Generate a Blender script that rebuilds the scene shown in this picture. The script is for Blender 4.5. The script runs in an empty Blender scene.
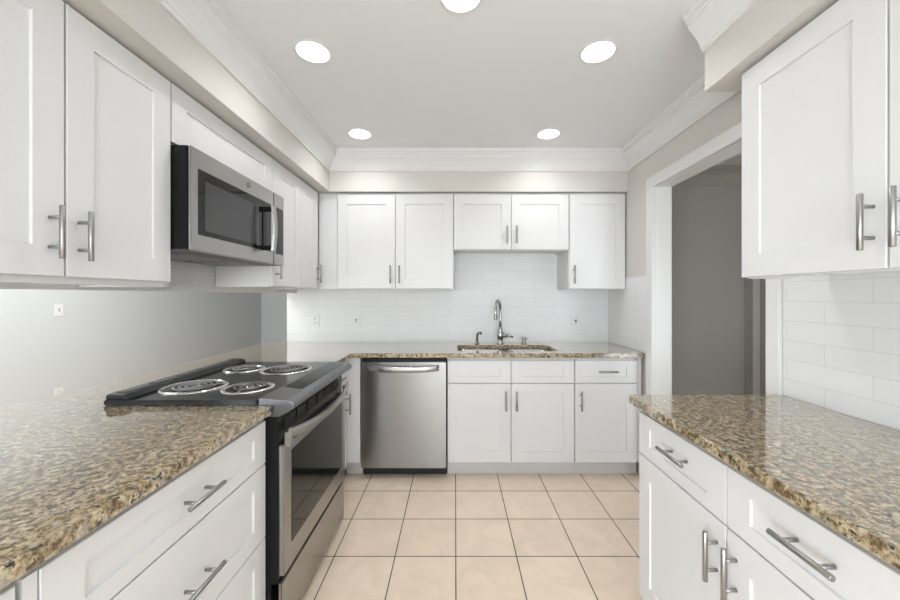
import bpy, bmesh, math
from mathutils import Vector, Matrix

S = bpy.context.scene
C = S.collection
# ------------------------------------------------------------------ camera
cam = bpy.data.cameras.new('camera')
cam.sensor_width = 36.0
cam.lens = 362.0 / 900.0 * 36.0
cam.shift_x = -5.0 / 900.0
cam.shift_y = -4.5 / 900.0
cam.clip_start = 0.02
co = bpy.data.objects.new('camera', cam)
co.location = (0, 0, 1.316)
co.rotation_euler = (math.pi / 2, 0, 0)
C.objects.link(co)
S.camera = co
# ------------------------------------------------------------------ world, window and fill lights, exposure
w = bpy.data.worlds.new('sky'); S.world = w
w.use_nodes = True
w.node_tree.nodes['Background'].inputs[0].default_value = (0.87, 0.935, 1.0, 1)
w.node_tree.nodes['Background'].inputs[1].default_value = 4.2
S.view_settings.view_transform = 'Standard'
S.view_settings.look = 'None'
S.view_settings.gamma = 1.0
S.view_settings.use_curve_mapping = False
S.view_settings.exposure = 0.08
LAMP = 128.0            # brightness of the recessed ceiling lamps


def area_light(name, x, z, sx, sz, power, col, tilt=0.0):
    l = bpy.data.lights.new(name, 'AREA'); l.shape = 'RECTANGLE'
    l.size = sx; l.size_y = sz; l.energy = power; l.color = col
    o = bpy.data.objects.new(name, l)
    o.location = (x, -2.96, z); o.rotation_euler = (math.pi / 2 + math.radians(tilt), 0, 0)
    C.objects.link(o)


area_light('kitchen_fill_light', 0.15, 1.25, 2.0, 1.7, 47, (0.86, 0.93, 1.0), 12)  # fill at an unseen rear window, added to brighten the kitchen
area_light('daylight_lounge_window', -2.75, 1.3, 1.7, 2.0, 60, (0.93, 0.97, 1.0), 8)


area_light('hall_fill_light', 2.05, 1.28, 0.8, 1.5, 4, (0.90, 0.95, 1.0), -14)  # no known source; added with its opening to brighten the hall
bpy.data.objects['hall_fill_light'].location.y = 0.33
area_light('lounge_fill_light', -2.55, 2.425, 1.0, 1.6, 44, (0.95, 0.98, 1.0))  # unseen fill at the lounge ceiling, added to brighten the grey wall
bpy.data.objects['lounge_fill_light'].location.y = 2.8
bpy.data.objects['lounge_fill_light'].rotation_euler = (0, 0, 0)
area_light('side_fill_light', -1.60, 1.3, 1.4, 1.3, 80, (0.86, 0.93, 1.0))  # unseen fill from the left, added to brighten the right-hand cabinets
bpy.data.objects['side_fill_light'].location.y = -1.5
bpy.data.objects['side_fill_light'].rotation_euler = (math.pi / 2, 0, -math.pi / 2)


# ------------------------------------------------------------------ materials
def mat(name, col, rough=0.5, metal=0.0, spec=None, coat=0.0, aniso=0.0):
    m = bpy.data.materials.new(name); m.use_nodes = True
    b = m.node_tree.nodes['Principled BSDF']
    b.inputs['Base Color'].default_value = (*col, 1)
    b.inputs['Roughness'].default_value = rough
    b.inputs['Metallic'].default_value = metal
    if spec is not None: b.inputs['Specular IOR Level'].default_value = spec
    if coat: b.inputs['Coat Weight'].default_value = coat; b.inputs['Coat Roughness'].default_value = 0.05
    if coat: b.inputs['Coat IOR'].default_value = 1.55
    if aniso: b.inputs['Anisotropic'].default_value = aniso
    return m


def nd(m, t, **kw):
    n = m.node_tree.nodes.new(t)
    for k, v in kw.items(): setattr(n, k, v)
    return n


def lk(m, a, b): m.node_tree.links.new(a, b)


def bsdf(m): return m.node_tree.nodes['Principled BSDF']


def ramp(m, stops):
    r = nd(m, 'ShaderNodeValToRGB')
    e = r.color_ramp.elements
    while len(e) < len(stops): e.new(0.5)
    for i, (p, c) in enumerate(stops):
        e[i].position = p; e[i].color = (*c, 1)
    return r


def paint(name, col, rough=0.6, scale=140, strength=0.04):
    """painted plaster: flat colour, fine roller bump"""
    m = mat(name, col, rough, spec=0.3)
    tc = nd(m, 'ShaderNodeTexCoord'); nz = nd(m, 'ShaderNodeTexNoise')
    nz.inputs['Scale'].default_value = scale
    lk(m, tc.outputs['Object'], nz.inputs['Vector'])
    bp = nd(m, 'ShaderNodeBump'); bp.inputs['Strength'].default_value = strength; bp.inputs['Distance'].default_value = 0.001
    lk(m, nz.outputs['Fac'], bp.inputs['Height']); lk(m, bp.outputs['Normal'], bsdf(m).inputs['Normal'])
    return m


def granite():
    m = mat('granite', (0.4, 0.3, 0.2), 0.10, spec=0.6, coat=1.0)
    tc = nd(m, 'ShaderNodeTexCoord')
    def noise(scale, detail, rough, loc):
        mp = nd(m, 'ShaderNodeMapping'); mp.inputs['Location'].default_value = loc
        n = nd(m, 'ShaderNodeTexNoise'); n.inputs['Scale'].default_value = scale; n.inputs['Detail'].default_value = detail
        n.inputs['Roughness'].default_value = rough
        lk(m, tc.outputs['Object'], mp.inputs['Vector']); lk(m, mp.outputs['Vector'], n.inputs['Vector'])
        return n
    def over(base, mask, col):
        mx = nd(m, 'ShaderNodeMixRGB'); mx.inputs['Color2'].default_value = (*col, 1)
        lk(m, mask, mx.inputs['Fac']); lk(m, base, mx.inputs['Color1'])
        return mx.outputs['Color']
    n1 = noise(58, 6, 0.72, (0, 0, 0))
    r1 = ramp(m, [(0.34, (0.075, 0.048, 0.026)), (0.43, (0.20, 0.135, 0.065)), (0.50, (0.37, 0.285, 0.165)),
                  (0.58, (0.56, 0.465, 0.315)), (0.70, (0.66, 0.60, 0.49))])
    lk(m, n1.outputs['Fac'], r1.inputs['Fac'])
    r2 = ramp(m, [(0.585, (0, 0, 0)), (0.635, (1, 1, 1))]); lk(m, noise(34, 5, 0.7, (3.1, 7.7, 1.3)).outputs['Fac'], r2.inputs['Fac'])
    c = over(r1.outputs['Color'], r2.outputs['Color'], (0.33, 0.335, 0.315))
    r3 = ramp(m, [(0.565, (0, 0, 0)), (0.60, (1, 1, 1))]); lk(m, noise(85, 4, 0.65, (11.1, 2.7, 5.3)).outputs['Fac'], r3.inputs['Fac'])
    c = over(c, r3.outputs['Color'], (0.035, 0.033, 0.03))
    lk(m, c, bsdf(m).inputs['Base Color'])
    return m


def floor_tile():
    m = mat('floor_tile', (0.7, 0.55, 0.4), 0.32)
    tc = nd(m, 'ShaderNodeNewGeometry')
    mp = nd(m, 'ShaderNodeMapping')
    mp.inputs['Location'].default_value = (-0.004 + 10 * 0.3065, -2.437 + 20 * 0.3055, 0)
    lk(m, tc.outputs['Position'], mp.inputs['Vector'])
    br = nd(m, 'ShaderNodeTexBrick'); br.offset = 0.0; br.squash = 1.0
    br.inputs['Scale'].default_value = 1.0
    br.inputs['Brick Width'].default_value = 0.3065; br.inputs['Row Height'].default_value = 0.3055
    br.inputs['Mortar Size'].default_value = 0.0028; br.inputs['Mortar Smooth'].default_value = 0.1
    br.inputs['Color1'].default_value = (0.84, 0.70, 0.555, 1); br.inputs['Color2'].default_value = (0.87, 0.735, 0.59, 1)
    br.inputs['Mortar'].default_value = (0.075, 0.055, 0.04, 1)
    lk(m, mp.outputs['Vector'], br.inputs['Vector'])
    nz = nd(m, 'ShaderNodeTexNoise'); nz.inputs['Scale'].default_value = 7; nz.inputs['Detail'].default_value = 6
    nz.inputs['Distortion'].default_value = 1.2
    lk(m, tc.outputs['Position'], nz.inputs['Vector'])
    r = ramp(m, [(0.35, (0.86, 0.83, 0.80)), (0.65, (1.08, 1.06, 1.05))])
    lk(m, nz.outputs['Fac'], r.inputs['Fac'])
    mx = nd(m, 'ShaderNodeMixRGB'); mx.blend_type = 'MULTIPLY'; mx.inputs['Fac'].default_value = 0.4
    lk(m, br.outputs['Color'], mx.inputs['Color1']); lk(m, r.outputs['Color'], mx.inputs['Color2'])
    lk(m, mx.outputs['Color'], bsdf(m).inputs['Base Color'])
    bp = nd(m, 'ShaderNodeBump'); bp.invert = True; bp.inputs['Strength'].default_value = 0.5; bp.inputs['Distance'].default_value = 0.002
    lk(m, br.outputs['Fac'], bp.inputs['Height']); lk(m, bp.outputs['Normal'], bsdf(m).inputs['Normal'])
    return m


def wall_tile(name, axis):
    m = mat(name, (0.8, 0.8, 0.8), 0.34, spec=0.35)
    tc = nd(m, 'ShaderNodeNewGeometry')
    sp = nd(m, 'ShaderNodeSeparateXYZ'); cb = nd(m, 'ShaderNodeCombineXYZ')
    lk(m, tc.outputs['Position'], sp.inputs[0])
    ad = nd(m, 'ShaderNodeMath', operation='ADD'); ad.inputs[1].default_value = 10 * 0.307 + 0.06
    lk(m, sp.outputs[axis], ad.inputs[0]); lk(m, ad.outputs[0], cb.inputs[0])
    az = nd(m, 'ShaderNodeMath', operation='ADD'); az.inputs[1].default_value = -0.8975 + 10 * 0.079
    lk(m, sp.outputs['Z'], az.inputs[0]); lk(m, az.outputs[0], cb.inputs[1])
    br = nd(m, 'ShaderNodeTexBrick'); br.offset = 0.5; br.squash = 1.0
    br.inputs['Scale'].default_value = 1.0
    br.inputs['Brick Width'].default_value = 0.307; br.inputs['Row Height'].default_value = 0.079
    br.inputs['Mortar Size'].default_value = 0.0014; br.inputs['Mortar Smooth'].default_value = 0.2
    br.inputs['Color1'].default_value = (0.80, 0.81, 0.81, 1); br.inputs['Color2'].default_value = (0.825, 0.83, 0.83, 1)
    br.inputs['Mortar'].default_value = (0.70, 0.70, 0.69, 1)
    lk(m, cb.outputs[0], br.inputs['Vector'])
    lk(m, br.outputs['Color'], bsdf(m).inputs['Base Color'])
    bp = nd(m, 'ShaderNodeBump'); bp.invert = True; bp.inputs['Strength'].default_value = 0.2; bp.inputs['Distance'].default_value = 0.0015
    lk(m, br.outputs['Fac'], bp.inputs['Height']); lk(m, bp.outputs['Normal'], bsdf(m).inputs['Normal'])
    return m


def brushed(name, col, rough, stretch, axis=None):
    """brushed stainless steel, grain along one axis"""
    m = mat(name, col, rough, 1.0)
    tc = nd(m, 'ShaderNodeTexCoord'); mp = nd(m, 'ShaderNodeMapping')
    mp.inputs['Scale'].default_value = stretch
    lk(m, tc.outputs['Object'], mp.inputs['Vector'])
    nz = nd(m, 'ShaderNodeTexNoise'); nz.inputs['Scale'].default_value = 1.0; nz.inputs['Detail'].default_value = 3
    lk(m, mp.outputs['Vector'], nz.inputs['Vector'])
    mr = nd(m, 'ShaderNodeMapRange'); mr.inputs['To Min'].default_value = rough - 0.01; mr.inputs['To Max'].default_value = rough + 0.015
    lk(m, nz.outputs['Fac'], mr.inputs['Value'])
    if not axis: lk(m, mr.outputs['Result'], bsdf(m).inputs['Roughness'])
    bp = nd(m, 'ShaderNodeBump'); bp.inputs['Strength'].default_value = 0.0; bp.inputs['Distance'].default_value = 0.0006
    lk(m, nz.outputs['Fac'], bp.inputs['Height']); lk(m, bp.outputs['Normal'], bsdf(m).inputs['Normal'])
    if axis:
        tg = nd(m, 'ShaderNodeTangent', direction_type='RADIAL', axis=axis)
        bsdf(m).inputs['Anisotropic'].default_value = 0.75; lk(m, tg.outputs[0], bsdf(m).inputs['Tangent'])
    return m


def emit(name, col, strength):
    m = bpy.data.materials.new(name); m.use_nodes = True
    b = bsdf(m); b.inputs['Base Color'].default_value = (0.9, 0.9, 0.9, 1)
    b.inputs['Emission Color'].default_value = (*col, 1); b.inputs['Emission Strength'].default_value = strength
    return m


WHITE = paint('cabinet_white', (0.77, 0.77, 0.77), 0.45, 60, 0.012)
WALL = paint('wall_paint', (0.68, 0.655, 0.61), 0.6)
CEIL = paint('ceiling_paint', (0.86, 0.87, 0.88), 0.8)
TRIM = paint('trim_white', (0.80, 0.80, 0.79), 0.35, 80, 0.01)
GREY = paint('lounge_grey_paint', (0.62, 0.64, 0.65), 0.6)
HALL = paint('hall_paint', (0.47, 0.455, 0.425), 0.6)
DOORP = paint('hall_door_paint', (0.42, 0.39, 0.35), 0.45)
GRAN = granite()
FLOOR = floor_tile()
TILEX = wall_tile('subway_tile_back', 'X')
TILEY = wall_tile('subway_tile_side', 'Y')
STEELH = brushed('brushed_steel_horizontal', (0.46, 0.46, 0.45), 0.27, (6, 6, 400))
STEELY = brushed('brushed_steel_appliance', (0.40, 0.395, 0.38), 0.27, (6, 6, 400), 'Y')
STEELV = brushed('brushed_steel_vertical', (0.31, 0.305, 0.295), 0.30, (400, 400, 4), 'X')
NICKEL = mat('satin_nickel', (0.38, 0.375, 0.365), 0.32, 1.0)
CHROME = mat('chrome', (0.75, 0.75, 0.75), 0.10, 1.0)
FAUC = mat('faucet_steel', (0.42, 0.42, 0.41), 0.2, 1.0)
BLACK = mat('black_enamel', (0.008, 0.008, 0.009), 0.22, spec=0.22)
COOKTOP = mat('cooktop_black_enamel', (0.010, 0.0105, 0.012), 0.13, spec=0.38)
MATTE = mat('matte_black', (0.015, 0.015, 0.015), 0.6)
COIL = mat('burner_coil', (0.30, 0.30, 0.31), 0.32, 0.9)
SCREEN = mat('microwave_screen', (0.055, 0.057, 0.058), 0.12, spec=0.36)
UNDER = mat('microwave_underside', (0.06, 0.062, 0.065), 0.45)
GLASSB = mat('dark_glass', (0.008, 0.008, 0.009), 0.05, spec=0.36)
PANELG = mat('dark_grey_panel', (0.20, 0.205, 0.215), 0.30, 0.85)
TOUCH = mat('touch_panel', (0.015, 0.018, 0.022), 0.12, spec=0.4)
PLAST = mat('white_plastic', (0.80, 0.80, 0.79), 0.35)
SLOT = mat('slot_dark', (0.03, 0.03, 0.03), 0.6)
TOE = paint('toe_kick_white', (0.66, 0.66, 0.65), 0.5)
LENS = emit('lamp_lens', (0.985, 0.985, 1.0), LAMP)
GREASE = mat('vent_grille_steel', (0.35, 0.36, 0.37), 0.35, 1.0)


# ------------------------------------------------------------------ mesh helpers
def box(bm, a, b, bev=0.0, seg=2):
    x0, y0, z0 = a; x1, y1, z1 = b
    v = [bm.verts.new(p) for p in ((x0, y0, z0), (x1, y0, z0), (x1, y1, z0), (x0, y1, z0),
                                   (x0, y0, z1), (x1, y0, z1), (x1, y1, z1), (x0, y1, z1))]
    fs = [bm.faces.new([v[i] for i in q]) for q in ((3, 2, 1, 0), (4, 5, 6, 7), (0, 1, 5, 4), (1, 2, 6, 5), (2, 3, 7, 6), (3, 0, 4, 7))]
    if bev:
        es = {e for f in fs for e in f.edges}
        bmesh.ops.bevel(bm, geom=list(es), offset=bev, segments=seg, affect='EDGES', clamp_overlap=True)


def tube(bm, pts, r, seg=12, caps=True, closed=False):
    pts = [Vector(p) for p in pts]; n = len(pts)
    rr = r if isinstance(r, (list, tuple)) else [r] * n
    t0 = (pts[1] - pts[0]).normalized()
    up = Vector((0, 0, 1)) if abs(t0.z) < 0.9 else Vector((1, 0, 0))
    nrm = (up - t0 * up.dot(t0)).normalized()
    rings = []
    for i in range(n):
        if closed: t = (pts[(i + 1) % n] - pts[i - 1]).normalized()
        else: t = (pts[min(i + 1, n - 1)] - pts[max(i - 1, 0)]).normalized()
        nrm = (nrm - t * nrm.dot(t)).normalized(); bi = t.cross(nrm)
        rings.append([bm.verts.new(pts[i] + (nrm * math.cos(2 * math.pi * k / seg) + bi * math.sin(2 * math.pi * k / seg)) * rr[i]) for k in range(seg)])
    m = n if closed else n - 1
    for i in range(m):
        a, b = rings[i], rings[(i + 1) % n]
        for k in range(seg):
            f = bm.faces.new((a[k], a[(k + 1) % seg], b[(k + 1) % seg], b[k])); f.smooth = True
    if caps and not closed:
        bm.faces.new(rings[0][::-1]); bm.faces.new(rings[-1])


def lathe(bm, c, prof, seg=24, axis='Z'):
    """prof: (radius, height) pairs round an axis through c"""
    def P(r, a, h):
        u, v = r * math.cos(a), r * math.sin(a)
        if axis == 'Z': return (c[0] + u, c[1] + v, c[2] + h)
        if axis == 'Y': return (c[0] + u, c[1] + h, c[2] + v)
        return (c[0] + h, c[1] + u, c[2] + v)
    rings = []
    for r, h in prof:
        if r < 1e-6: rings.append([bm.verts.new(P(0, 0, h))])
        else: rings.append([bm.verts.new(P(r, 2 * math.pi * k / seg, h)) for k in range(seg)])
    for a, b in zip(rings, rings[1:]):
        for k in range(seg):
            k2 = (k + 1) % seg
            if len(a) == 1 and len(b) == 1: continue
            if len(a) == 1: f = bm.faces.new((a[0], b[k2], b[k]))
            elif len(b) == 1: f = bm.faces.new((a[k], a[k2], b[0]))
            else: f = bm.faces.new((a[k], a[k2], b[k2], b[k]))
            f.smooth = True


def prism(bm, poly, z0, z1, f):
    """poly 2D, extruded between z0 and z1; f maps (u, v, w) to a point"""
    a = [bm.verts.new(f(u, v, z0)) for u, v in poly]; b = [bm.verts.new(f(u, v, z1)) for u, v in poly]
    bm.faces.new(a[::-1]); bm.faces.new(b)
    n = len(poly)
    for i in range(n): bm.faces.new((a[i], a[(i + 1) % n], b[(i + 1) % n], b[i]))


def ring_pts(x, y, r, n=48):
    return [(x + r * math.cos(2 * math.pi * k / n), y + r * math.sin(2 * math.pi * k / n)) for k in range(n)]


def slab(loops, z0, z1):
    bm = bmesh.new(); es = []
    for lp in loops:
        v = [bm.verts.new((x, y, z1)) for x, y in lp]
        es += [bm.edges.new((v[i], v[(i + 1) % len(v)])) for i in range(len(v))]
    bmesh.ops.triangle_fill(bm, use_beauty=True, use_dissolve=False, edges=es)
    bmesh.ops.dissolve_limit(bm, angle_limit=0.01, verts=bm.verts, edges=bm.edges)
    fs = list(bm.faces)
    r = bmesh.ops.extrude_face_region(bm, geom=fs)
    nv = [g for g in r['geom'] if isinstance(g, bmesh.types.BMVert)]
    bmesh.ops.translate(bm, verts=nv, vec=(0, 0, z0 - z1))
    return bm


def wpos(o):
    p = Vector(o.location)
    while o.parent: o = o.parent; p += o.location
    return p


def obj(name, bm, m, parent=None, bevel=0.0, smooth=False):
    bmesh.ops.recalc_face_normals(bm, faces=bm.faces)
    co_ = [v.co for v in bm.verts]
    lo = Vector([min(c[i] for c in co_) for i in range(3)]); hi = Vector([max(c[i] for c in co_) for i in range(3)])
    c = (lo + hi) / 2
    if parent is None: c.z = lo.z
    bmesh.ops.translate(bm, verts=bm.verts, vec=-c)
    me = bpy.data.meshes.new(name); bm.to_mesh(me); bm.free()
    if smooth:
        for p in me.polygons: p.use_smooth = True
    me.materials.append(m)
    o = bpy.data.objects.new(name, me); C.objects.link(o)
    o.location = c if parent is None else c - wpos(parent)
    if parent is not None: o.parent = parent
    if bevel:
        md = o.modifiers.new('bevel', 'BEVEL'); md.width = bevel; md.segments = 3; md.limit_method = 'ANGLE'; md.angle_limit = math.radians(40)
    return o


def B(*boxes, bev=0.0):
    bm = bmesh.new()
    for a, b in boxes: box(bm, a, b, bev)
    return bm


def tag(o, label, cat, group=None):
    o['label'] = label; o['category'] = cat
    if group: o['group'] = group
    return o


def thing(name, label, cat, loc, group=None):
    o = bpy.data.objects.new(name, None); o.empty_display_size = 0.1
    C.objects.link(o); o.location = loc
    return tag(o, label, cat, group)


def dup(root, loc, label=None):
    r = root.copy(); C.objects.link(r); r.location = loc
    if label: r['label'] = label
    for ch in list(root.children):
        c = ch.copy(); C.objects.link(c); c.parent = r
        for g in list(ch.children):
            d = g.copy(); C.objects.link(d); d.parent = c
    return r


def struct(name, bm, m, bevel=0.0, parent=None):
    o = obj(name, bm, m, parent, bevel)
    if parent is None: o['kind'] = 'structure'
    return o


# ------------------------------------------------------------------ the setting
CZ = 2.44
XL, XR, YB = -1.40, 1.35, 3.20       # tile faces left, right, back
struct('floor', B(((-3.95, -2.95, -0.1), (2.75, 7.25, 0))), FLOOR)

struct('wall_back', B(((-1.485, YB + 0.008, 0), (1.468, YB + 0.12, CZ))), WALL)
# left wall: a header above the pass-through, a knee wall below the counter
struct('wall_left', B(((-1.52, -2.8, 1.338), (XL - 0.008, YB + 0.008, CZ))), WALL)
struct('wall_left_blocker', B(((-1.52, -2.8, 0), (XL - 0.008, -2.2, 1.3375)), ((-1.52, -0.8, 0), (XL - 0.008, -0.14, 1.3375)), ((-1.52, -2.2, 0), (XL - 0.008, -0.8, 0.6))), WALL)  # unseen wall behind the camera, added to keep lounge light off the cabinets
struct('wall_left_knee', B(((-1.45, -0.1, 0), (XL - 0.012, YB, 0.8725))), WALL)
# right wall with its cased opening
OY0, OY1, OZ = 1.562, 2.462, 2.054
struct('wall_right', B(((XR + 0.008, -2.8, 0), (1.468, OY0 - 0.02, CZ)), ((XR + 0.008, OY1 + 0.02, 0), (1.468, YB + 0.008, CZ)),
                       ((XR + 0.008, OY0 - 0.02, OZ + 0.02), (1.468, OY1 + 0.02, CZ))), WALL)
struct('wall_rear', B(((-3.95, -2.9, 0), (-3.6, -2.8, CZ)), ((-1.9, -2.9, 0), (-0.85, -2.8, CZ)), ((1.15, -2.9, 0), (2.75, -2.8, CZ)),
                      ((-3.6, -2.9, 0), (-1.9, -2.8, 0.3)), ((-3.6, -2.9, 2.3), (-1.9, -2.8, CZ)),
                      ((-0.85, -2.9, 0), (1.15, -2.8, 0.4)), ((-0.85, -2.9, 2.1), (1.15, -2.8, CZ))), WALL)


def window(name, x0, x1, z0, z1):
    fr = 0.05
    struct(name, B(((x0, -2.88, z0), (x0 + fr, -2.82, z1)), ((x1 - fr, -2.88, z0), (x1, -2.82, z1)),
                   ((x0 + fr, -2.88, z0), (x1 - fr, -2.82, z0 + fr)), ((x0 + fr, -2.88, z1 - fr), (x1 - fr, -2.82, z1)),
                   (((x0 + x1) / 2 - 0.025, -2.88, z0 + fr), ((x0 + x1) / 2 + 0.025, -2.82, z1 - fr))), TRIM)


window('window_1', -0.85, 1.15, 0.4, 2.1)
window('window_2', -3.6, -1.9, 0.3, 2.3)
# the room beyond the pass-through
struct('wall_lounge_side', B(((-3.92, -2.8, 0), (-3.80, 7.1, CZ))), GREY)
struct('wall_lounge_far', B(((-3.92, 7.1, 0), (-1.4, 7.22, CZ))), GREY)
struct('wall_lounge_return', B(((-1.485, YB + 0.121, 0), (-1.40, 7.1, CZ))), GREY)
# the hall beyond the cased opening
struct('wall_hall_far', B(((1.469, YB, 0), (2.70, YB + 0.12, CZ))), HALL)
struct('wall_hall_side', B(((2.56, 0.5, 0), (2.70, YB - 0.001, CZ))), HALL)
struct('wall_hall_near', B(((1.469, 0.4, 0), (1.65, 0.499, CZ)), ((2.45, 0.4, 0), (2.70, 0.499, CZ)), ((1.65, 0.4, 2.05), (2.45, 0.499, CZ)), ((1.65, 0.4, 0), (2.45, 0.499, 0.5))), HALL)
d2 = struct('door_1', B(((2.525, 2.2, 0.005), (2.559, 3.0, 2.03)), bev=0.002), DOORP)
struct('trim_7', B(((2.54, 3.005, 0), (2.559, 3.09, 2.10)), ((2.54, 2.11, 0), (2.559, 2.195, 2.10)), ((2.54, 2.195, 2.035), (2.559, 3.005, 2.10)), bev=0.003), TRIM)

LAMPS = [(-0.655, 1.671), (0.66, 1.671), (-0.661, 2.519), (0.650, 2.519), (0.022, 1.36)]
struct('ceiling', slab([[(-3.95, -2.95), (2.75, -2.95), (2.75, 7.25), (-3.95, 7.25)]] + [ring_pts(x, y, 0.0735) for x, y in LAMPS], CZ, CZ + 0.12), CEIL)

# soffits above the wall cabinets
SZ = 2.132
struct('wall_soffit_left', B(((XL - 0.007, -2.8, SZ), (-0.985, YB, CZ))), WALL)
struct('wall_soffit_back', B(((-0.984, 2.84, SZ), (XR + 0.007, YB + 0.007, CZ))), WALL)
struct('wall_soffit_right', B(((1.0, -2.8, SZ), (XR + 0.007, 1.45, CZ))), WALL)

# crown moulding, one sweep round the soffits and the right wall
prof = [(0, 2.288), (0.012, 2.288), (0.014, 2.300), (0.020, 2.304), (0.024, 2.318), (0.036, 2.338), (0.054, 2.360), (0.072, 2.376),
        (0.078, 2.388), (0.078, 2.396), (0.090, 2.400), (0.090, 2.414), (0.100, 2.420), (0.104, 2.4395), (0, 2.4395)]
prof = [(q * 0.86, z) for q, z in prof]
path = [(-0.985, -2.799), (-0.985, 2.84), (XR + 0.007, 2.84), (XR + 0.007, 1.451)]


def sweep(path, prof):
    bm = bmesh.new(); rings = []
    for i, p in enumerate(path):
        ns = []
        for a, b in ((i - 1, i), (i, i + 1)):
            if a < 0 or b >= len(path): continue
            d = (Vector(path[b]) - Vector(path[a])).normalized(); ns.append(Vector((d.y, -d.x)))
        n = ns[0] if len(ns) == 1 else (ns[0] + ns[1]) / (1 + ns[0].dot(ns[1]))
        rings.append([bm.verts.new((p[0] + n.x * q, p[1] + n.y * q, z)) for q, z in prof])
    for a, b in zip(rings, rings[1:]):
        for k in range(len(prof)): bm.faces.new((a[k], a[(k + 1) % len(prof)], b[(k + 1) % len(prof)], b[k]))
    bm.faces.new(rings[0]); bm.faces.new(rings[-1][::-1])
    return bm


struct('trim_1', sweep(path, prof), TRIM)
struct('trim_9', sweep([(1.0, 1.45), (1.0, -2.799)], prof), TRIM)
struct('trim_8', sweep([(1.469, YB - 0.0005), (2.559, YB - 0.0005)], [(q * 0.8, z) for q, z in prof]), HALL)  # hall crown takes the dark wall colour to stand in for shade

# backsplash tiles (8 mm on the walls)
struct('trim_2', B(((-1.485, YB, 0.906), (XR + 0.007, YB + 0.0079, 1.70))), TILEX)
struct('trim_3', B(((XR, 2.546, 0.906), (XR + 0.0079, YB - 0.0001, 1.456))), TILEY)
struct('trim_4', B(((XR, -0.3, 0.906), (XR + 0.0079, 1.49, 1.40))), TILEY)
struct('trim_5', B(((XL - 0.0079, -0.1, 1.3385), (XL, YB - 0.0001, 1.70))), TILEY)
# casing and jamb of the opening in the right wall
c0, c1 = OY0 - 0.075, OY1 + 0.078
struct('trim_6', B(((XR - 0.012, c0 + 0.008, 0), (XR + 0.0079, OY0, OZ)), ((XR - 0.012, OY1, 0), (XR + 0.0079, c1, OZ)),
                   ((XR - 0.012, c0 + 0.008, OZ), (XR + 0.0079, c1, OZ + 0.075)),
                   ((XR + 0.0079, OY0 - 0.0195, 0), (1.475, OY0, OZ + 0.0195)), ((XR + 0.0079, OY1, 0), (1.475, OY1 + 0.0195, OZ + 0.0195)),
                   ((XR + 0.0079, OY0, OZ), (1.475, OY1, OZ + 0.0195)), bev=0.0025), TRIM)


# ------------------------------------------------------------------ cabinets
# a front plane: P(side, pos)(u, v, w); u along the run, v up, w out of the front
def plane(side, pos):
    if side == 'L': return lambda u, v, w: Vector((pos + w, u, v))
    if side == 'R': return lambda u, v, w: Vector((pos - w, u, v))
    return lambda u, v, w: Vector((u, pos - w, v))


T = 0.020


def shaker_bm(P, u0, u1, v0, v1, st, rl):
    bm = bmesh.new()
    def ring(du, dv, w): return [bm.verts.new(P(u, v, w)) for u, v in ((u0 + du, v0 + dv), (u1 - du, v0 + dv), (u1 - du, v1 - dv), (u0 + du, v1 - dv))]
    e = 0.0015
    rs = [ring(0, 0, 0), ring(0, 0, T - e), ring(e, e, T), ring(st, rl, T), ring(st + 0.0012, rl + 0.0012, T - 0.007)]
    for a, b in zip(rs, rs[1:]):
        for k in range(4): bm.faces.new((a[k], a[(k + 1) % 4], b[(k + 1) % 4], b[k]))
    bm.faces.new(rs[0][::-1]); bm.faces.new(rs[-1])
    return bm


def handle_bm(P, u, v, horiz, ln=0.14, sp=0.078):
    bm = bmesh.new(); h = T + 0.034
    d = (lambda s: P(u + s, v, h)) if horiz else (lambda s: P(u, v + s, h))
    q = (lambda s, w_: P(u + s, v, w_)) if horiz else (lambda s, w_: P(u, v + s, w_))
    tube(bm, [d(-ln / 2), d(-ln / 2 + 0.001), d(ln / 2 - 0.001), d(ln / 2)], [0.0055, 0.0065, 0.0065, 0.0055], 14)
    for s in (-sp / 2, sp / 2): tube(bm, [q(s, T - 0.0015), q(s, h)], 0.0048, 10)
    return bm


def front(kind, parent, P, u0, u1, v0, v1, handle=None, st=0.075, rl=None):
    """kind: door / drawer_front; handle: (u, v, horizontal)"""
    g = 0.0015
    if rl is None: rl = 0.078 if kind == 'door' else 0.045
    o = obj(kind, shaker_bm(P, u0 + g, u1 - g, v0 + g, v1 - g, st, rl), WHITE, parent)
    if handle: obj('handle', handle_bm(P, *handle), NICKEL, o)
    return o


def body_bm(P, u0, u1, v0, v1, depth, under=0.0):
    """carcass behind the fronts; 'under' leaves a recess below its floor"""
    bm = bmesh.new()
    def bx(a, b):
        p, q = P(*a), P(*b)
        box(bm, [min(p[i], q[i]) for i in range(3)], [max(p[i], q[i]) for i in range(3)], 0.0008, 1)
    t = 0.016
    bx((u0, v0, -0.0005), (u0 + t, v1, -depth)); bx((u1 - t, v0, -0.0005), (u1, v1, -depth))
    bx((u0 + t, v0 + under, -0.0005), (u1 - t, v1, -depth))
    if under: bx((u0 + t, v0, -0.0005), (u1 - t, v0 + under, -0.019))
    return bm


def base_bm(P, u0, u1, depth, top=0.8725):
    bm = bmesh.new()
    def bx(a, b):
        p, q = P(*a), P(*b)
        box(bm, [min(p[i], q[i]) for i in range(3)], [max(p[i], q[i]) for i in range(3)], 0.0008, 1)
    bx((u0, 0.117, -0.0005), (u1, top, -depth))
    return bm


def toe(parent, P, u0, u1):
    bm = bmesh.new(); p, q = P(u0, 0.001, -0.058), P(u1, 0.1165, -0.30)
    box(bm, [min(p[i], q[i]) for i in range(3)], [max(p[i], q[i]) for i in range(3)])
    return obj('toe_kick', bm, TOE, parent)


UZ0, UZ1 = 1.370, 2.118
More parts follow.
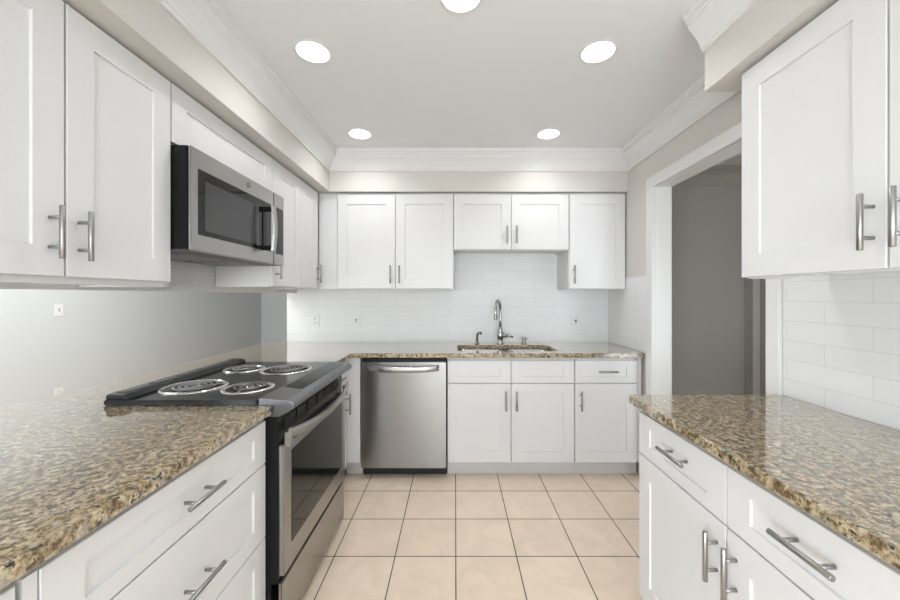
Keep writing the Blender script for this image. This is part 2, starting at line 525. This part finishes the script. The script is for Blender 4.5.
# --- wall cabinets, left run
P = plane('L', -1.085)
def upper(label, P, u0, u1, v0, v1, depth, base, doors, under=0.012, drop=0.004):
    t = thing('wall_cabinet', label, 'cabinet', base)
    obj('body', body_bm(P, u0, u1, v0 - drop, SZ - 0.003, depth, under), WHITE, t)
    for d in doors: front('door', t, P, *d)
    return t


upper('white two-door wall cabinet hanging over the bare counter, to the left of the microwave', P, 0.604, 1.359, UZ0 - 0.004, UZ1, 0.31, (-1.24, 0.98, 1.36),
      [(0.606, 0.989, UZ0 - 0.004, UZ1, (0.951, 1.483, False)), (0.992, 1.358, UZ0 - 0.004, UZ1, (1.026, 1.483, False))], 0.03, 0.018)
upper('short single-door white wall cabinet directly above the microwave', P, 1.361, 2.109, 1.894, UZ1, 0.31, (-1.24, 1.735, 1.89),
      [(1.363, 2.107, 1.894, UZ1, None, 0.075, 0.07)])
upper('narrow two-door white wall cabinet between the microwave and the back corner', P, 2.111, 2.856, UZ0, UZ1, 0.31, (-1.24, 2.48, 1.366),
      [(2.113, 2.495, UZ0, UZ1, (2.150, 1.483, False)), (2.497, 2.816, UZ0, UZ1, (2.782, 1.483, False))])
# --- wall cabinets, back run
P = plane('B', 2.880)
t = upper('tall two-door white wall cabinet on the back wall, left of the sink cabinets', P, -0.930, -0.012, UZ0, UZ1, 0.317, (-0.47, 3.0, 1.366),
          [(-0.928, -0.472, UZ0, UZ1, (-0.506, 1.481, False)), (-0.470, -0.013, UZ0, UZ1, (-0.436, 1.481, False))])
obj('filler', B(((-1.084, 2.882, UZ0), (-0.931, 2.90, UZ1 + 0.01))), WHITE, t)
upper('short two-door white wall cabinet above the sink and faucet', P, -0.010, 0.900, 1.680, UZ1, 0.317, (0.445, 3.0, 1.676),
      [(-0.008, 0.444, 1.680, UZ1, (0.408, 1.793, False)), (0.446, 0.898, 1.680, UZ1, (0.484, 1.793, False))], 0.014)
upper('tall single-door white wall cabinet in the back right corner', P, 0.902, 1.348, UZ0, UZ1, 0.317, (1.125, 3.0, 1.366),
      [(0.904, 1.346, UZ0, UZ1, (0.938, 1.481, False))])
# --- wall cabinet, right wall
P = plane('R', 1.060)
upper('large two-door white wall cabinet on the right wall beside the cased opening', P, 0.408, 1.313, UZ0 + 0.010, UZ1, 0.287, (1.2, 0.86, 1.375),
      [(0.412, 0.869, UZ0 + 0.010, UZ1, (0.833, 1.498, False)), (0.871, 1.316, UZ0 + 0.010, UZ1, (0.900, 1.498, False))], 0.02)

# --- base cabinets
DZ0, DZ1, DZ2 = 0.117, 0.685, 0.852


def base(label, P, u0, u1, depth, loc, fronts, toe_span=None):
    t = thing('base_cabinet', label, 'cabinet', loc)
    obj('body', base_bm(P, u0, u1, depth), WHITE, t)
    for f in fronts: front(*([f[0], t, P] + list(f[1:])))
    toe(t, P, *(toe_span or (u0, u1)))
    return t


P = plane('L', -0.725)
t = base('white three-drawer base cabinet under the left counter, next to the range', P, 0.590, 1.350, 0.60, (-1.03, 0.97, 0),
     [('drawer_front', 0.614, 1.349, 0.692, DZ2, (0.986, 0.773, True)),
      ('drawer_front', 0.614, 1.349, 0.419, 0.690, (0.986, 0.540, True), 0.075, 0.06),
      ('drawer_front', 0.614, 1.349, DZ0, 0.417, (0.986, 0.270, True), 0.075, 0.06)])
obj('filler', B(((-0.7245, 0.591, DZ0), (-0.706, 0.612, DZ2))), WHITE, t)
base('white door-front base cabinet at the bottom left edge of the photo, nearest the camera', P, -0.10, 0.585, 0.60, (-1.03, 0.24, 0),
     [('door', -0.098, 0.242, DZ0, DZ2), ('door', 0.244, 0.583, DZ0, DZ2)])
P = plane('L', -0.775)
t = base('narrow white base cabinet in the corner between the range and the dishwasher', P, 2.118, 2.614, 0.56, (-1.05, 2.36, 0),
         [('drawer_front', 2.120, 2.530, 0.687, DZ2, (2.315, 0.773, True)), ('door', 2.120, 2.530, DZ0, DZ1, (2.490, 0.566, False))])
obj('filler', B(((-0.774, 2.596, DZ0), (-0.680, 2.614, 0.8725))), WHITE, t)
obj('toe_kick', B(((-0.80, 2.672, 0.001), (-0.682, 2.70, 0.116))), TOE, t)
P = plane('B', 2.615)
t = base('white sink base cabinet with two doors and two blank false fronts', P, -0.054, 0.858, 0.03, (0.40, 2.9, 0),
         [('drawer_front', -0.053, 0.4005, 0.687, DZ2), ('drawer_front', 0.4025, 0.857, 0.687, DZ2),
          ('door', -0.053, 0.4005, DZ0, DZ1, (0.364, 0.566, False)), ('door', 0.4025, 0.857, DZ0, DZ1, (0.439, 0.566, False))])
obj('side_panel', B(((-0.054, 2.646, 0.117), (-0.038, 3.19, 0.8725)), ((0.842, 2.646, 0.117), (0.858, 3.19, 0.8725)), ((-0.038, 2.646, 0.117), (0.842, 3.19, 0.135))), WHITE, t)
t = base('white base cabinet with one drawer over one door, right end of the back run', P, 0.859, 1.338, 0.57, (1.1, 2.9, 0),
         [('drawer_front', 0.860, 1.308, 0.687, DZ2, (1.088, 0.773, True)), ('door', 0.860, 1.308, DZ0, DZ1, (0.900, 0.566, False))])
obj('filler', B(((1.310, 2.600, 0.117), (1.338, 2.6143, 0.8725))), WHITE, t)
P = plane('R', 0.760)
base('white base cabinet with two drawers over two doors under the right counter', P, 0.516, 1.458, 0.59, (1.04, 0.99, 0),
     [('drawer_front', 0.518, 0.986, 0.687, DZ2, (0.746, 0.786, True)), ('drawer_front', 0.988, 1.456, 0.687, DZ2, (1.197, 0.784, True)),
      ('door', 0.518, 0.986, DZ0, DZ1, (0.952, 0.580, False)), ('door', 0.988, 1.456, DZ0, DZ1, (1.022, 0.580, False))])

# ------------------------------------------------------------------ countertops
CT, CB = 0.906, 0.873
SX0, SX1, SY0, SY1 = 0.020, 0.765, 2.665, 3.005


def rounded(x0, x1, y0, y1, r, n=6):
    out = []
    for cx, cy, a0 in ((x1 - r, y1 - r, 0), (x0 + r, y1 - r, 90), (x0 + r, y0 + r, 180), (x1 - r, y0 + r, 270)):
        for k in range(n + 1):
            a = math.radians(a0 + 90 * k / n); out.append((cx + r * math.cos(a), cy + r * math.sin(a)))
    return out


def arc(cx, cy, r, a0, a1, n=5):
    return [(cx + r * math.cos(math.radians(a0 + (a1 - a0) * k / n)), cy + r * math.sin(math.radians(a0 + (a1 - a0) * k / n))) for k in range(n + 1)]


RY0, RY1 = 1.353, 2.113
outer = [(-1.65, -0.12), (-0.681, -0.12)] + arc(-0.681 - 0.012, RY0 - 0.003 - 0.012, 0.012, 0, 90) + \
        [(-1.285, RY0 - 0.003), (-1.285, RY1 + 0.003)] + arc(-0.735 - 0.012, RY1 + 0.003 + 0.012, 0.012, -90, 0) + \
        [(-0.735, 2.548), (-0.718, 2.566)] + arc(1.343 - 0.01, 2.566 + 0.01, 0.01, -90, 0) + [(1.343, YB - 0.001), (-1.65, YB - 0.001)]
outer = [p for p in outer]
ct = obj('countertop', slab([outer, rounded(SX0, SX1, SY0, SY1, 0.05)], CB, CT), GRAN, bevel=0.004)
tag(ct, 'polished tan speckled granite worktop wrapping the left side and back wall around the range', 'countertop')
outer = [(0.714, 0.49), (1.349, 0.49), (1.349, 1.497)] + arc(0.714 + 0.012, 1.497 - 0.012, 0.012, 90, 180)
ct = obj('countertop', slab([outer], CB, CT), GRAN, bevel=0.004)
tag(ct, 'polished tan speckled granite worktop on the right-hand base cabinet by the opening', 'countertop')

# ------------------------------------------------------------------ sink and faucet
sk = thing('kitchen_sink', 'undermount double-bowl stainless steel sink set in the back worktop', 'sink', (0.39, 2.835, 0.67))
zr = CB - 0.0015


def bowl(x0, x1, y0, y1, depth):
    bm = bmesh.new(); rings = []
    for d, z, r in ((-0.012, zr, 0.06), (0.0, zr, 0.05), (0.004, zr - 0.02, 0.05), (0.010, zr - depth + 0.03, 0.05), (0.035, zr - depth, 0.04)):
        rings.append([bm.verts.new((x, y, z)) for x, y in rounded(x0 + d, x1 - d, y0 + d, y1 - d, r, 5)])
    n = len(rings[0])
    for a, b in zip(rings, rings[1:]):
        for k in range(n):
            f = bm.faces.new((a[k], a[(k + 1) % n], b[(k + 1) % n], b[k])); f.smooth = True
    f = bm.faces.new(rings[-1])
    return bm


xm = 0.40
for x0, x1 in ((SX0 + 0.004, xm - 0.014), (xm + 0.014, SX1 - 0.004)):
    b = obj('bowl', bowl(x0, x1, SY0 + 0.004, SY1 - 0.004, 0.18), STEELH, sk)
    bm = bmesh.new(); lathe(bm, ((x0 + x1) / 2, (SY0 + SY1) / 2 + 0.03, zr - 0.18), [(0, 0.004), (0.03, 0.004), (0.04, 0.006), (0.042, 0.001)])
    obj('drain', bm, CHROME, b)

fx, fy = 0.385, 3.075
fa = thing('kitchen_faucet', 'tall gooseneck steel faucet behind the sink with a side lever', 'faucet', (fx, fy, CT))
bm = bmesh.new()
lathe(bm, (fx, fy, CT), [(0, 0), (0.030, 0), (0.030, 0.006), (0.024, 0.012), (0.022, 0.03), (0.024, 0.045), (0.027, 0.06), (0.027, 0.085), (0.023, 0.10),
                         (0.019, 0.112), (0.021, 0.118), (0.019, 0.126), (0.015, 0.135), (0.014, 0.15), (0, 0.15)])
obj('body', bm, FAUC, fa)
R = 0.085; zt = CT + 0.380 - R - 0.012; ux, uy = -0.34, -0.94
pts = [(fx, fy, CT + 0.14), (fx, fy, CT + 0.2), (fx, fy, zt)]
for k in range(1, 13):
    a = math.pi * k / 12; s = R * (1 - math.cos(a)); pts.append((fx + ux * s, fy + uy * s, zt + R * math.sin(a)))
ex, ey = fx + ux * 2 * R, fy + uy * 2 * R
pts += [(ex, ey, zt - 0.02), (ex, ey, zt - 0.035)]
bm = bmesh.new(); tube(bm, pts, 0.0115, 14)
sp = obj('spout', bm, FAUC, fa)
bm = bmesh.new(); lathe(bm, (ex, ey, zt - 0.066), [(0, 0), (0.015, 0), (0.017, 0.004), (0.016, 0.03), (0.0125, 0.034), (0, 0.034)])
obj('spray_head', bm, FAUC, sp)
bm = bmesh.new()
tube(bm, [(fx + 0.018, fy, CT + 0.068), (fx + 0.045, fy - 0.005, CT + 0.071)], [0.019, 0.016], 12)
tube(bm, [(fx + 0.04, fy - 0.005, CT + 0.072), (fx + 0.075, fy - 0.012, CT + 0.066), (fx + 0.108, fy - 0.02, CT + 0.058)], [0.015, 0.011, 0.008], 12)
obj('lever', bm, FAUC, fa)

x, y = 0.188, 3.075
sd = thing('side_sprayer', 'small steel side sprayer on the worktop to the left of the faucet', 'sprayer', (x, y, CT))
bm = bmesh.new(); lathe(bm, (x, y, CT), [(0, 0), (0.020, 0), (0.020, 0.005), (0.014, 0.010), (0.012, 0.03), (0, 0.03)])
obj('base', bm, FAUC, sd)
bm = bmesh.new(); tube(bm, [(x, y, CT + 0.025), (x, y, CT + 0.06), (x + 0.003, y - 0.005, CT + 0.082), (x + 0.014, y - 0.014, CT + 0.094), (x + 0.028, y - 0.03, CT + 0.093)],
                        [0.010, 0.0095, 0.0115, 0.013, 0.0135], 12)
obj('spray_head', bm, FAUC, sd)
x, y = 0.585, 3.075
ag = thing('soap_dispenser', 'short steel dispenser cap on the worktop to the right of the faucet', 'dispenser', (x, y, CT))
bm = bmesh.new(); lathe(bm, (x, y, CT), [(0, 0), (0.023, 0), (0.023, 0.004), (0.017, 0.006), (0.017, 0.052), (0.015, 0.058), (0, 0.06)])
obj('body', bm, FAUC, ag)
bm = bmesh.new(); tube(bm, [(x + 0.01, y - 0.004, CT + 0.047), (x + 0.026, y - 0.014, CT + 0.047)], [0.009, 0.008], 10)
obj('nozzle', bm, FAUC, ag)

# ------------------------------------------------------------------ dishwasher
DX0, DX1 = -0.676, -0.058
dw = thing('dishwasher', 'stainless steel dishwasher with a bowed bar handle under the back worktop', 'dishwasher', (-0.367, 2.88, 0))
obj('body', B(((DX0 + 0.004, 2.625, 0.11), (DX1 - 0.004, 3.17, 0.858))), MATTE, dw)
obj('toe_panel', B(((DX0 + 0.004, 2.66, 0.004), (DX1 - 0.004, 2.70, 0.109))), MATTE, dw)
dd = obj('door', B(((DX0 + 0.006, 2.578, 0.084), (DX1 - 0.006, 2.6245, 0.840)), bev=0.006), STEELV, dw)
bm = bmesh.new(); n = 20
xa, xb = DX0 + 0.055, DX1 - 0.055
pr = [(0.578 + 2 - 0.004, 0.773), (2.574, 0.822), (2.566, 0.824), (2.562, 0.771)]
rings = []
for i in range(n + 1):
    s = i / n; xx = xa + (xb - xa) * s; bow = 0.030 * (1 - (2 * s - 1) ** 4); dz = -0.006 * math.sin(math.pi * s)
    ring = []
    for k in range(12):
        a = 2 * math.pi * k / 12
        ring.append(bm.verts.new((xx, 2.572 - bow + 0.008 * math.cos(a), 0.800 + dz + 0.021 * math.sin(a))))
    rings.append(ring)
for a, b in zip(rings, rings[1:]):
    for k in range(12):
        f = bm.faces.new((a[k], a[(k + 1) % 12], b[(k + 1) % 12], b[k])); f.smooth = True
bm.faces.new(rings[0]); bm.faces.new(rings[-1])
obj('handle', bm, STEELH, dd)

# ------------------------------------------------------------------ range
rg = thing('electric_range', 'slide-in electric range with coil burners and stainless oven door', 'range', (-0.97, (RY0 + RY1) / 2, 0))
obj('body', B(((-1.280, RY0 + 0.001, 0.02), (-0.688, RY1 - 0.001, 0.862)), bev=0.002), BLACK, rg)
for px, py in ((-1.2, RY0 + 0.08), (-0.76, RY0 + 0.08), (-1.2, RY1 - 0.08), (-0.76, RY1 - 0.08)):
    bm = bmesh.new(); lathe(bm, (px, py, 0.001), [(0, 0), (0.018, 0), (0.016, 0.018), (0, 0.018)], 12)
    obj('foot', bm, MATTE, rg)
# front skirt between body and fascia
obj('front_panel', B(((-0.6875, RY0 + 0.001, 0.235), (-0.662, RY1 - 0.001, 0.884))), BLACK, rg)
cooktop = obj('cooktop', B(((-1.305, RY0 - 0.012, 0.9068), (-0.735, RY1 + 0.012, 0.928)), bev=0.004), COOKTOP, rg)
bm = bmesh.new()       # raised vent rail along the back
prism(bm, [(-1.302, 0.9285), (-1.300, 0.944), (-1.288, 0.950), (-1.235, 0.945), (-1.222, 0.9285)], RY0 - 0.005, RY1 + 0.005, lambda u, v, w: Vector((u, w, v)))
vr = obj('vent_rail', bm, COOKTOP, rg, bevel=0.002)
bm = bmesh.new()
for k in range(5):
    a = RY0 + 0.03 + k * 0.142
    prism(bm, [(-1.2885, 0.9497), (-1.2885, 0.9507), (-1.256, 0.9479), (-1.256, 0.9469)], a, a + 0.12, lambda u, v, w: Vector((u, w, v)))
obj('vent_slot', bm, SLOT, vr)
bm = bmesh.new()       # fascia with a rounded nose
fp = [(-0.7355, 0.862), (-0.7355, 0.930), (-0.725, 0.933), (-0.632, 0.924), (-0.612, 0.918), (-0.602, 0.908), (-0.602, 0.896), (-0.612, 0.887), (-0.66, 0.862)]
prism(bm, fp, RY0 - 0.001, RY1 + 0.001, lambda u, v, w: Vector((u, w, v)))
cp = obj('control_panel', bm, PANELG, rg, bevel=0.003)
bm = bmesh.new()
tz = lambda u: 0.933 + (u + 0.725) * (0.924 - 0.933) / (0.725 - 0.632)
for (ya, yb) in ((RY0 + 0.17, RY1 - 0.045),):
    prism(bm, [(-0.716, tz(-0.716) + 0.0002), (-0.716, tz(-0.716) + 0.0014), (-0.640, tz(-0.640) + 0.0014), (-0.640, tz(-0.640) + 0.0002)], ya, yb, lambda u, v, w: Vector((u, w, v)))
obj('touch_display', bm, TOUCH, cp)

# burners: chrome ring, drip bowl and coil
def spiral(cx, cy, z, r0, r1, turns, n=110):
    return [(cx + (r0 + (r1 - r0) * k / n) * math.cos(2 * math.pi * turns * k / n), cy + (r0 + (r1 - r0) * k / n) * math.sin(2 * math.pi * turns * k / n), z) for k in range(n + 1)]


for bx_, by_, rad in ((-1.105, 1.535, 0.118), (-0.868, 1.520, 0.094), (-1.110, 1.905, 0.094), (-0.880, 1.890, 0.118)):
    bm = bmesh.new()
    lathe(bm, (bx_, by_, 0.928), [(rad + 0.006, 0.0003), (rad + 0.005, 0.004), (rad - 0.003, 0.0062), (rad - 0.008, 0.0045), (rad - 0.011, 0.0012)], 48)
    bn = obj('burner', bm, CHROME, rg)
    bm = bmesh.new(); lathe(bm, (bx_, by_, 0.928), [(rad - 0.0105, 0.0012), (rad - 0.016, 0.0006), (0, 0.0005)], 40)
    obj('drip_bowl', bm, MATTE, bn)  # black colour stands in for the shade between the coil rings
    bm = bmesh.new()
    tube(bm, spiral(bx_, by_, 0.9350, 0.018, rad - 0.026, 3.5 if rad > 0.1 else 2.5), 0.0048, 8)
    for v in bm.verts: v.co.z = 0.9350 + (v.co.z - 0.9350) * 0.45
    obj('coil', bm, COIL, bn)
    bm = bmesh.new()
    for k in range(3):
        a = math.radians(30 + 120 * k); tube(bm, [(bx_, by_, 0.9305), (bx_ + (rad - 0.012) * math.cos(a), by_ + (rad - 0.012) * math.sin(a), 0.9305)], 0.0022, 6)
    obj('coil_support', bm, CHROME, bn)

# oven door, handle, drawer
od = obj('oven_door', B(((-0.6615, RY0 + 0.004, 0.262), (-0.640, RY1 - 0.004, 0.752)), bev=0.004), STEELY, rg)
obj('oven_window', B(((-0.6405, RY0 + 0.066, 0.352), (-0.6385, RY1 - 0.066, 0.712)), bev=0.0006), GLASSB, od)
bm = bmesh.new(); n = 24; rings = []
for i in range(n + 1):
    s = i / n; yy = RY0 + 0.012 + (RY1 - RY0 - 0.024) * s; bow = 0.022 * (1 - (2 * s - 1) ** 2); dz = -0.030 * (1 - (2 * s - 1) ** 2)
    pts = [(-0.626, 0.778), (-0.618, 0.781), (-0.613, 0.800), (-0.616, 0.816), (-0.624, 0.818), (-0.630, 0.800)]
    rings.append([bm.verts.new((px + bow, yy, pz + dz)) for px, pz in pts])
for a, b in zip(rings, rings[1:]):
    for k in range(6): bm.faces.new((a[k], a[(k + 1) % 6], b[(k + 1) % 6], b[k]))
bm.faces.new(rings[0]); bm.faces.new(rings[-1])
for yy in (RY0 + 0.028, RY1 - 0.028): box(bm, (-0.645, yy - 0.014, 0.742), (-0.622, yy + 0.014, 0.800), 0.002, 1)
obj('oven_handle', bm, STEELY, od)
# black vent strip above the door
obj('vent_strip', B(*[((-0.6619, RY0 + 0.05 + k * 0.11, 0.80), (-0.6575, RY0 + 0.05 + k * 0.11 + 0.09, 0.845)) for k in range(6)], bev=0.001), MATTE, rg)
obj('storage_drawer', B(((-0.6615, RY0 + 0.002, 0.022), (-0.648, RY1 - 0.002, 0.238)), bev=0.004), STEELY, rg)

# ------------------------------------------------------------------ microwave
MY0, MY1, MZ0, MZ1, MX = 1.364, 2.106, 1.487, 1.884, -0.995
mw = thing('microwave_oven', 'stainless over-the-range microwave with black window, hung above the coil burners', 'microwave', (-1.2, 1.735, MZ0))
obj('body', B(((XL + 0.004, MY0, MZ0 + 0.006), (MX - 0.013, MY1, MZ1)), bev=0.003), BLACK, mw)
bm = bmesh.new()
for k in range(2):
    a = MY0 + 0.08 + k * 0.32
    box(bm, (-1.30, a, MZ0 - 0.004), (-1.10, a + 0.27, MZ0 + 0.0055), 0.001, 1)
    for j in range(7): box(bm, (-1.29 + j * 0.028, a + 0.01, MZ0 - 0.008), (-1.278 + j * 0.028, a + 0.26, MZ0 - 0.0045))
obj('vent_grille', bm, GREASE, mw)
obj('bottom_plate', B(((XL + 0.02, MY0 + 0.005, MZ0 + 0.0005), (MX - 0.016, MY1 - 0.005, MZ0 + 0.0055))), UNDER, mw)
DY = 1.985
dr = obj('door', B(((MX - 0.012, MY0, MZ0), (MX, DY, MZ1)), bev=0.004), STEELY, mw)
obj('window', B(((MX - 0.001, 1.402, 1.552), (MX + 0.0012, DY - 0.028, 1.808)), bev=0.0006), GLASSB, dr)
pl = obj('control_panel', B(((MX - 0.012, DY + 0.002, MZ0), (MX, MY1, MZ1)), bev=0.004), STEELY, mw)
obj('screen', B(((MX + 0.0010, 1.440, 1.572), (MX + 0.0016, DY - 0.150, 1.770))), SCREEN, dr)
kp = obj('keypad', B(((MX - 0.001, DY + 0.030, 1.548), (MX + 0.0012, MY1 - 0.014, 1.808)), bev=0.0006), GLASSB, pl)
hb = bmesh.new(); hy = 1.885
for zz in (1.563, 1.765): box(hb, (MX + 0.0013, hy - 0.014, zz - 0.012), (MX + 0.052, hy + 0.014, zz + 0.012), 0.004, 2)
box(hb, (MX + 0.0013, hy - 0.016, 1.553), (MX + 0.006, hy + 0.016, 1.775), 0.001, 1)
obj('handle_mount', hb, BLACK, dr)
hb = bmesh.new(); n = 14; rings = []
for i in range(n + 1):
    s = i / n; zz = 1.548 + 0.232 * s; bw = 0.010 * (1 - (2 * s - 1) ** 2)
    rings.append([hb.verts.new((MX + px + bw, hy + py, zz)) for px, py in ((0.044, -0.016), (0.054, -0.014), (0.058, 0), (0.054, 0.014), (0.044, 0.016))])
for a, b in zip(rings, rings[1:]):
    for k in range(5): hb.faces.new((a[k], a[(k + 1) % 5], b[(k + 1) % 5], b[k]))
hb.faces.new(rings[0]); hb.faces.new(rings[-1])
obj('handle', hb, STEELH, dr)
ey_, ez_ = 1.745, 1.848
bm = bmesh.new(); lathe(bm, (MX, ey_, ez_), [(0.0135, -0.001), (0.0135, 0.002), (0.0120, 0.003), (0.0112, 0.002), (0, 0.002)], 28, 'X')
eb = obj('emblem', bm, PANELG, dr)
bm = bmesh.new()
for sg in (-1, 1):
    pts = []
    for k in range(16):
        a = math.radians(40 + 270 * k / 15); pts.append((MX + 0.0024, ey_ + sg * 0.0038 + 0.0034 * math.cos(a), ez_ + 0.0048 * math.sin(a)))
    tube(bm, pts, 0.0007, 6)
tube(bm, [(MX + 0.0024, ey_ - 0.004, ez_), (MX + 0.0024, ey_ + 0.007, ez_)], 0.0006, 6)
obj('monogram', bm, CHROME, eb)

# ------------------------------------------------------------------ outlets and switches
def fr(side, x, y, z):
    """frame of a plate on a wall: (u right, v up, w out)"""
    if side == 'B': return lambda u, v, w: Vector((x + u, y - w, z + v))
    if side == 'R': return lambda u, v, w: Vector((x - w, y - u, z + v))
    return lambda u, v, w: Vector((x + w, y + u, z + v))


def fbox(bm, F, u0, u1, v0, v1, w0, w1, bev=0.0):
    p, q = F(u0, v0, w0), F(u1, v1, w1)
    box(bm, [min(p[i], q[i]) for i in range(3)], [max(p[i], q[i]) for i in range(3)], bev, 2)


def plate(name, label, cat, side, loc, kinds):
    F = fr(side, *loc); t = thing(name, label, cat, loc); n = len(kinds); hw = 0.036 + 0.023 * (n - 1)
    bm = bmesh.new(); fbox(bm, F, -hw, hw, -0.058, 0.058, 0.0002, 0.0075, 0.0012); obj('plate', bm, PLAST, t)
    for i, k in enumerate(kinds):
        u = (i - (n - 1) / 2) * 0.046
        if k == 'duplex':
            for v in (-0.020, 0.020):
                bm = bmesh.new(); fbox(bm, F, u - 0.016, u + 0.016, v - 0.013, v + 0.013, 0.0065, 0.0085, 0.0012); s = obj('socket', bm, PLAST, t)
                bm = bmesh.new()
                for du in (-0.006, 0.006): fbox(bm, F, u + du - 0.0015, u + du + 0.0015, v - 0.003, v + 0.006, 0.0083, 0.0089)
                fbox(bm, F, u - 0.002, u + 0.002, v - 0.010, v - 0.006, 0.0083, 0.0089)
                obj('slot', bm, SLOT, s)
        elif k == 'gfci':
            bm = bmesh.new(); fbox(bm, F, u - 0.0165, u + 0.0165, -0.033, 0.033, 0.0065, 0.0095, 0.001); s = obj('socket', bm, PLAST, t)
            for v in (-0.022, 0.020):
                bm = bmesh.new()
                for du in (-0.006, 0.006): fbox(bm, F, u + du - 0.0015, u + du + 0.0015, v - 0.003, v + 0.006, 0.0093, 0.0099)
                fbox(bm, F, u - 0.002, u + 0.002, v - 0.009, v - 0.005, 0.0093, 0.0099)
                obj('slot', bm, SLOT, s)
            bm = bmesh.new(); fbox(bm, F, u - 0.009, u + 0.009, -0.008, 0.006, 0.0093, 0.0112, 0.001); obj('button', bm, SLOT, s)
        elif k == 'toggle':
            bm = bmesh.new(); fbox(bm, F, u - 0.0065, u + 0.0065, -0.014, 0.014, 0.0065, 0.0080); s = obj('switch', bm, SLOT, t)
            bm = bmesh.new(); fbox(bm, F, u - 0.004, u + 0.004, -0.009, 0.004, 0.0072, 0.018, 0.001); obj('toggle', bm, PLAST, s)
        else:
            bm = bmesh.new(); fbox(bm, F, u - 0.0165, u + 0.0165, -0.033, 0.033, 0.0065, 0.0105, 0.0015); obj('rocker', bm, PLAST, t)
    return t


zc = 1.094
plate('wall_outlet', 'white duplex outlet on the back tiles, nearest the left end of the wall', 'outlet', 'B', (-1.233, YB, zc), ['duplex'])
plate('light_switch', 'single white toggle switch on the back tiles left of the dishwasher', 'switch', 'B', (-0.873, YB, zc), ['toggle'])
plate('light_switch', 'white double plate on the tiles right behind the faucet', 'switch', 'B', (0.352, YB, zc), ['rocker', 'rocker'])
plate('wall_outlet', 'white outlet with a dark centre button on the back tiles right of the sink', 'outlet', 'B', (1.064, YB, zc), ['gfci'])
plate('light_switch', 'white double plate on the side tiles next to the opening', 'switch', 'R', (XR, 2.665, 1.295), ['rocker', 'rocker'])
plate('light_switch', 'small white switch plate high on the grey wall beyond the pass-through', 'switch', 'L', (-3.80, 3.47, 1.178), ['toggle'])
plate('wall_outlet', 'small white outlet low on the grey wall beyond the pass-through', 'outlet', 'L', (-3.80, 3.47, 0.372), ['duplex'])

# ------------------------------------------------------------------ recessed ceiling lights
def make_light(loc, label):
    t = thing('ceiling_light', label, 'light', loc, 'recessed ceiling lights')
    x, y, z = loc
    bm = bmesh.new()
    lathe(bm, (x, y, z), [(0.054, 0.050), (0.070, 0.001), (0.072, -0.004), (0.081, -0.004), (0.084, -0.0005)], 48)
    obj('trim_ring', bm, TRIM, t)
    bm = bmesh.new(); lathe(bm, (x, y, z), [(0.056, 0.052), (0.054, 0.049), (0, 0.047)], 48)
    obj('lens', bm, LENS, t)
    return t


l0 = make_light((-0.655, 1.671, CZ), 'round recessed ceiling light, front left of the four, over the microwave side')
for x, y, lb in ((0.66, 1.671, 'round recessed ceiling light, front right of the four, over the right counter side'),
                 (-0.661, 2.519, 'round recessed ceiling light nearest the back left corner of the ceiling'),
                 (0.650, 2.519, 'round recessed ceiling light nearest the back right corner by the opening'),
                 (0.022, 1.36, 'round recessed ceiling light in the middle, cut by the top edge of the photo')):
    dup(l0, (x, y, CZ), lb)
